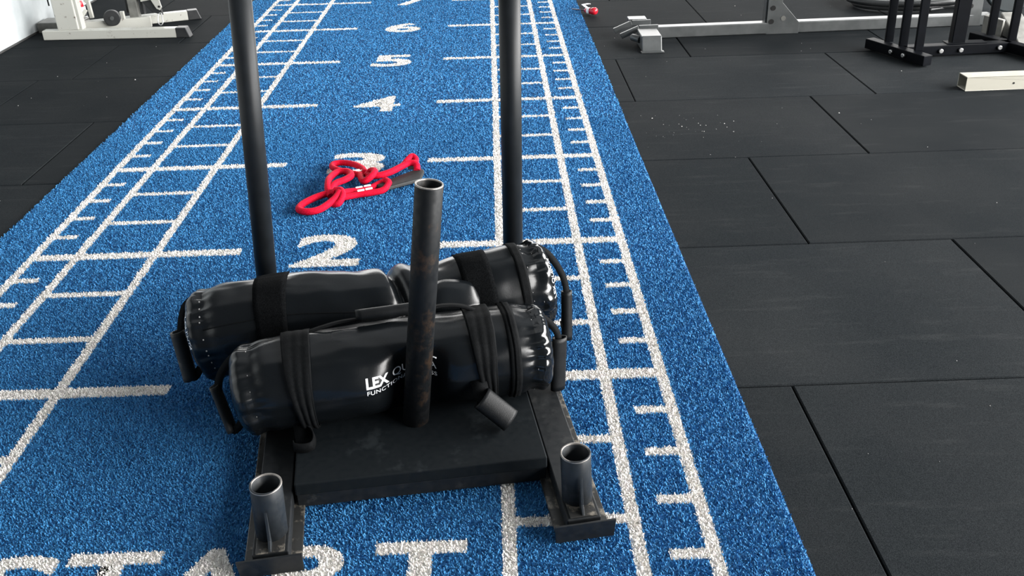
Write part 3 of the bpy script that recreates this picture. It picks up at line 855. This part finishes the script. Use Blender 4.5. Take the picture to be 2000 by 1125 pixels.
MB().bar(*mloc([(-2.690, 5.975, 0.075), (-2.745, 6.02, 1.9)]), 0.170, 0.075, up=(0, 1, 0)).build('column', 'white_paint', mach, 0.008)
MB().bar(*mloc([(-2.595, 5.990, 0.075), (-2.66, 6.02, 1.9)]), 0.030, 0.075, up=(0, 1, 0)).build('column_flange', 'white_paint', mach, 0.004)
MB().box(-0.66, -0.30, 0.10, 0.30, 0.0, 0.085).build('base_box', 'grey_steel', mach, 0.006)
dk = MB().cyl(*mloc([(-2.825, 6.10, 0.135), (-2.785, 6.13, 0.135)]), 0.080, n=36); dk.build('pulley_disc', 'black_plastic', mach, 0.004)
for xx in (-2.865, -2.835):
    MB().cyl(*mloc([(xx, 6.08, 0.25), (xx - 0.06, 6.10, 1.9)]), 0.006, n=10).build('cable', 'grey_paint', mach)
wh = MB().cyl(*mloc([(-2.430, 6.215, 0.112), (-2.420, 6.180, 0.112)]), 0.066, n=36).build('transport_wheel', 'black_plastic', mach, 0.006)
MB().cyl(*mloc([(-2.422, 6.185, 0.112), (-2.419, 6.174, 0.112)]), 0.016, n=20).build('wheel_hub', 'grey_paint', wh)
mbar((-2.362, 6.262, 0.05), (-2.362, 6.262, 0.150), 0.035, 0.03, 'wheel_bracket', 'white_paint', 0.004, up=(0, 1, 0))
MB().bar(*mloc([(-2.62, 6.27, 0.10), (-2.655, 6.30, 0.55)]), 0.028, 0.03, up=(0, 1, 0)).build('brace', 'white_paint', mach, 0.003)
MB().bar(*mloc([(-2.735, 6.20, 0.06), (-2.655, 6.27, 0.17)]), 0.028, 0.03, up=(0, 1, 0)).build('brace', 'white_paint', mach, 0.003)
MB().bar(*mloc([(-2.655, 6.275, 0.235), (-2.48, 6.30, 0.37)]), 0.028, 0.03, up=(0, 1, 0)).build('brace', 'white_paint', mach, 0.003)
MB().bar(*mloc([(-2.285, 6.345, 0.07), (-2.30, 6.36, 1.6)]), 0.078, 0.06, up=(0, 1, 0)).build('guide_column', 'grey_steel', mach, 0.005)
MB().bar(*mloc([(-2.342, 6.37, 0.12), (-2.352, 6.38, 1.6)]), 0.022, 0.05, up=(0, 1, 0)).build('guide_slot', 'black_plastic', mach, 0.002)
MB().bar(*mloc([(-2.222, 6.38, 0.10), (-2.232, 6.38, 1.6)]), 0.022, 0.05, up=(0, 1, 0)).build('guide_slot', 'black_plastic', mach, 0.002)
# swivel plate with the snap hook
pl = [(-2.205, 6.30, 0.60), (-2.205, 6.30, 0.215), (-2.12, 6.30, 0.230), (-2.085, 6.30, 0.155), (-2.058, 6.30, 0.140), (-2.037, 6.30, 0.165), (-2.065, 6.30, 0.330), (-2.10, 6.30, 0.60)]
sp_ = MB().prism(mloc(pl), (0, 0.012, 0)).build('swivel_plate', 'white_paint', mach, 0.003)
for (x, z, r) in ((-2.058, 0.172, 0.009), (-2.150, 0.255, 0.009)):
    MB().cyl(*mloc([(x, 6.297, z), (x, 6.302, z)]), r, n=16).build('plate_hole', 'hole', sp_)
MB().prism(mloc([(-2.195, 6.318, 0.20), (-2.13, 6.318, 0.12), (-2.045, 6.318, 0.095), (-2.06, 6.318, 0.20), (-2.10, 6.318, 0.30), (-2.19, 6.318, 0.30)]), (0, 0.03, 0)).build('pulley_block', 'black_plastic', mach, 0.006)
MB().sweep(spline(mloc([(-2.062, 6.285, 0.118), (-2.072, 6.270, 0.09), (-2.070, 6.250, 0.045), (-2.052, 6.245, 0.028), (-2.034, 6.250, 0.045), (-2.036, 6.270, 0.09), (-2.046, 6.285, 0.118)]), 6, True), circ(0.0045, 8), closed=True).build('snap_hook', 'chrome', mach)

bottle = empty('shaker_bottle', (-2.80, 6.50, FZ))
tag(bottle, 'small white bottle with black base and red cap behind the white machine column', 'bottle')
MB().cyl((0, 0, 0.0), (0, 0, 0.03), 0.046, n=24).build('bottle_base', 'black_plastic', bottle, 0.003)
MB().cyl((0, 0, 0.03), (0, 0, 0.15), 0.043, 0.040, n=24).build('bottle_body', 'paper', bottle, 0.003)
MB().cyl((0, 0, 0.15), (0, 0, 0.20), 0.030, 0.022, n=24).build('bottle_cap', 'red_plastic', bottle, 0.003)
band = MB().cyl((0, 0, 0.07), (0, 0, 0.11), 0.0425, n=24, caps=False).build('bottle_print', 'grey_paint', bottle)

# ------------------------------------------------------------------ grey rack base on the right
rack = empty('power_rack', (2.9, 5.47, FZ))
tag(rack, 'silver grey power rack base beam with gusset plates and a splayed foot', 'rack')
def rl(p): return (p[0] - 2.9, p[1] - 5.47, p[2])
MB().bar(rl((1.965, 5.448, 0.045)), rl((4.62, 5.55, 0.045)), 0.085, 0.085).build('base_beam', 'grey_paint', rack, 0.006)
for x, y in ((2.870, 5.448), (4.465, 5.51)):
    # gusset plate with three bolts
    up = 1 if x < 4 else -1
    poly = [(x - 0.03, y, 0.0), (x + 0.222 * up, y, 0.0), (x + 0.222 * up, y, 0.085), (x + 0.080 * up, y, 0.240), (x + 0.072 * up, y, 0.30), (x - 0.03, y, 0.30)]
    if up < 0: poly = [(x + 0.07, y, 0.0), (x - 0.10, y, 0.0), (x - 0.10, y, 0.55), (x + 0.05, y, 0.55)]
    g = MB().prism([rl(p) for p in poly], (0, -0.008, 0)).build('gusset_plate', 'grey_paint', rack, 0.002)
    holes = ((x + 0.010, 0.200), (x + 0.005, 0.097)) if up > 0 else ((x - 0.03, 0.155), (x - 0.02, 0.30))
    for hx, hz in holes:
        MB().cyl(rl((hx, y - 0.007, hz)), rl((hx, y - 0.0115, hz)), 0.019, n=20).build('bolt_hole', 'hole', g)
    if up > 0:
        MB().cyl(rl((x + 0.095, y - 0.007, 0.120)), rl((x + 0.095, y - 0.011, 0.120)), 0.019, n=20).build('bolt_head', 'grey_steel', g)
    MB().bar(rl((x + 0.002, y + 0.045, 0.08)), rl((x + 0.002, y + 0.045, 2.0)), 0.085, 0.075, up=(0, 1, 0)).build('upright', 'grey_paint', rack, 0.005)
# splayed foot block: sloping front, base lip, and two bent flat bars
MB().prism([rl((1.822, 5.02, 0.0)), rl((1.822, 5.06, 0.110)), rl((1.822, 5.30, 0.110)), rl((1.822, 5.30, 0.0))], (0.145, 0, 0)).build('foot_block', 'grey_paint', rack, 0.006)
MB().box(1.812 - 2.9, 1.979 - 2.9, 4.995 - 5.47, 5.035 - 5.47, 0.0, 0.010).build('foot_lip', 'grey_paint', rack, 0.003)
MB().box(1.86 - 2.9, 1.96 - 2.9, 5.337 - 5.47, 5.40 - 5.47, 0.03, 0.090).build('foot_bracket', 'grey_paint', rack, 0.005)
for dy, x0 in ((0.0, 0.0), (0.17, -0.03)):
    pa = [(1.705 + x0, 5.325 + dy, 0.048), (1.84 + x0, 5.325 + dy, 0.105), (1.985 + x0, 5.325 + dy, 0.108)]
    mb = MB()
    for a, b in zip(pa, pa[1:]): mb.bar(rl(a), rl(b), 0.020, 0.042, up=(0, 0, 1))
    mb.build('bent_bar', 'grey_paint', rack, 0.003)
MB().box(1.79 - 2.9, 1.93 - 2.9, 5.51 - 5.47, 5.62 - 5.47, 0.095, 0.130).build('foot_cap', 'grey_paint', rack, 0.005)
MB().cyl(rl((1.825, 5.16, 0.060)), rl((1.775, 5.22, 0.065)), 0.026, n=20).build('pivot_tube', 'grey_paint', rack, 0.002)
MB().cyl(rl((1.785, 5.208, 0.064)), rl((1.772, 5.223, 0.065)), 0.014, n=16).build('bolt_hole', 'hole', rack)

# ------------------------------------------------------------------ coiled hose on the floor behind the rack
hose = empty('grey_hose', (4.22, 6.16, FZ))
tag(hose, 'grey hose coiled in loops on the floor behind the grey rack beam', 'hose')
pth = []
for k in range(73):
    a = 2 * math.pi * k / 36 + 2.6
    rr = 0.42 + 0.05 * (k / 36)
    pth.append((rr * 1.15 * math.cos(a) + 0.10, rr * 0.62 * math.sin(a) + 0.10, 0.028 + 0.04 * (k / 36)))
MB().sweep(pth, circ(0.026, 14)).build('hose_coil', 'hose', hose)
MB().sweep(spline([(0.1, -0.22, 0.03), (0.35, -0.12, 0.04), (0.55, 0.02, 0.07), (0.72, 0.10, 0.12)], 8), circ(0.016, 10)).build('hose_end', 'hose', hose)

# ------------------------------------------------------------------ black storage rack
brk = empty('storage_rack', (3.9, 4.7, FZ))
tag(brk, 'black steel storage rack with upright bars and silver bolts on the right', 'rack')
def bl(p): return (p[0] - 3.9, p[1] - 4.7, p[2])
MB().bar(bl((3.445, 4.935, 0.045)), bl((3.650, 4.430, 0.045)), 0.075, 0.070).build('foot_bar', 'black_paint', brk, 0.004)
MB().bar(bl((4.235, 5.02, 0.045)), bl((4.505, 4.36, 0.045)), 0.075, 0.070).build('foot_bar', 'black_paint', brk, 0.004)
MB().bar(bl((3.60, 4.690, 0.045)), bl((4.36, 4.735, 0.045)), 0.075, 0.070).build('cross_beam', 'black_paint', brk, 0.004)
for x, y in ((3.542, 4.832), (3.592, 4.708), (3.644, 4.575)):
    MB().bar(bl((x, y, 0.075)), bl((x - 0.015, y + 0.01, 1.3)), 0.058, 0.024, up=(0, 1, 0)).build('upright_bar', 'black_paint', brk, 0.004)
for x, y in ((4.318, 4.93), (4.388, 4.77), (4.452, 4.60)):
    MB().bar(bl((x, y, 0.075)), bl((x - 0.01, y + 0.01, 1.3)), 0.058, 0.024, up=(0, 1, 0)).build('upright_bar', 'black_paint', brk, 0.004)
MB().bar(bl((3.985, 4.745, 0.072)), bl((3.985, 4.755, 1.4)), 0.095, 0.060, up=(0, 1, 0)).build('main_post', 'black_paint', brk, 0.005)
MB().box(3.90 - 3.9, 4.18 - 3.9, 4.70 - 4.7, 4.78 - 4.7, 0.079, 0.086).build('base_flange', 'black_paint', brk, 0.002)
for x, y, z in ((3.842, 4.664, 0.045), (3.985, 4.672, 0.045), (4.265, 4.689, 0.05)):
    MB().cyl(bl((x, y, z)), bl((x, y - 0.016, z)), 0.0155, n=12).build('bolt', 'chrome', brk, 0.003)
for f in (0.47, 0.68):
    c = Vector(bl((3.445, 4.935, 0.045))).lerp(Vector(bl((3.650, 4.430, 0.045))), f)
    n_ = Vector((-0.505, -0.205, 0)).normalized()
    MB().cyl(c + n_ * 0.037, c + n_ * 0.052, 0.0145, n=12).build('bolt', 'chrome', brk, 0.003)

plate = empty('weight_plate', (4.80, 5.62, FZ + 0.30))
tag(plate, 'dark teal round weight plate behind the black rack uprights', 'weight plate')
MB().cyl((0, -0.03, 0), (0, 0.03, 0), 0.225, n=48).build('plate_disc', 'teal_plate', plate, 0.012)
MB().cyl((0, -0.045, 0), (0, -0.028, 0), 0.06, n=32).build('plate_hub', 'chrome', plate, 0.004)

shoe = empty('rack_foot', (4.62, 5.10, FZ))
tag(shoe, 'pale grey sloping foot plate on the floor behind the black rack', 'foot plate')
MB().prism([(-0.075, -0.16, 0.0), (-0.075, 0.16, 0.0), (-0.075, 0.16, 0.16), (-0.075, -0.12, 0.03)], (0.15, 0, 0)).build('foot_wedge', 'grey_steel', shoe, 0.006)
MB().prism([(-0.22, 0.12, 0.0), (-0.12, 0.02, 0.0), (-0.12, 0.02, 0.13), (-0.22, 0.12, 0.15)], (0.03, 0.03, 0)).build('side_bracket', 'grey_steel', shoe, 0.004)

# ------------------------------------------------------------------ loose square tube
tb = empty('square_tube', (3.66, 3.90, FZ), 0.012)
tag(tb, 'cream painted square steel tube lying on the rubber floor', 'steel tube')
t_ = MB(); h, wl, Lh = 0.086, 0.005, 1.1
for a in (0, 1): pass
t_.box(0, Lh, 0, wl, 0, h); t_.box(0, Lh, 0.105 - wl, 0.105, 0, h); t_.box(0, Lh, 0, 0.105, h - wl, h); t_.box(0, Lh, 0, 0.105, 0, wl); t_.box(Lh - wl, Lh, 0, 0.105, 0, h)  # last box is an added plate closing the unseen end, keeping the inside dark
tube_o = t_.build('tube_wall', 'tube_white', tb, 0.0015)
MB().cyl((0.30, -0.0005, 0.040), (0.30, -0.002, 0.040), 0.006, n=12).build('drilled_hole', 'hole', tube_o)

# ------------------------------------------------------------------ red tool and paper strip by the turf edge
tool = empty('screwdriver', (1.54, 6.28, 0.0))
tag(tool, 'small red handled screwdriver lying across the turf edge', 'screwdriver')
MB().cyl((-0.11, 0.13, 0.012), (0.0, 0.02, 0.022), 0.005, n=10).build('shaft', 'steel', tool)
MB().sweep([(-0.012, 0.032, 0.018), (0.0, 0.022, 0.022), (0.02, 0.002, 0.022), (0.035, -0.013, 0.022), (0.05, -0.03, 0.026), (0.068, -0.045, 0.028), (0.078, -0.053, 0.028), (0.083, -0.058, 0.028)],
           circ(0.03, 16), scale=[0.45, 0.75, 0.85, 0.8, 1.0, 1.05, 0.8, 0.3]).build('handle', 'red_plastic', tool)
MB().sweep([(0.012, 0.010, 0.0225), (0.032, -0.010, 0.0235)], circ(0.0275, 16), caps=False).build('handle_band', 'paper', tool)
strip = MB().sweep([(1.560, 6.325, 0.03), (1.535, 6.43, 0.035), (1.525, 6.47, 0.035), (1.575, 6.50, 0.035), (1.590, 6.52, 0.03)], flat(0.024, 0.004), smooth=False).build('paper_strip', 'paper')
tag(strip, 'crumpled white paper strip beside the red screwdriver', 'paper')

# ------------------------------------------------------------------ chalk crumbs on the rubber
cr = MB()
def crumb(x, y, z, r):
    k = random.uniform(0, 3)
    v = [(x + r * math.cos(k + i * 2.1), y + r * math.sin(k + i * 2.1), z) for i in range(3)] + [(x, y, z + r * 0.9)]
    cr.add(v, [(0, 1, 3), (1, 2, 3), (2, 0, 3), (0, 2, 1)])
for _ in range(48):
    crumb(random.gauss(1.86, 0.20), random.gauss(3.35, 0.17), TILE_Z + 0.0005, abs(random.gauss(0.0, 0.0018)) + 0.0010)
for _ in range(50):
    crumb(random.uniform(1.56, 4.2), random.uniform(0.2, 6.5), TILE_Z + 0.0005, abs(random.gauss(0, 0.0020)) + 0.0010)
co = cr.build('chalk_crumbs', 'chalk')
tag(co, 'scattered pale chalk crumbs on the rubber floor right of the turf', 'crumbs', kind='stuff')
cr = MB()
for _ in range(16):
    crumb(random.uniform(-2.6, -1.65), random.uniform(2.6, 5.7), TILE_Z + 0.0005, abs(random.gauss(0, 0.003)) + 0.0012)
co = cr.build('chalk_crumbs', 'chalk')
tag(co, 'few pale crumbs on the rubber floor between the wall and the turf', 'crumbs', kind='stuff')
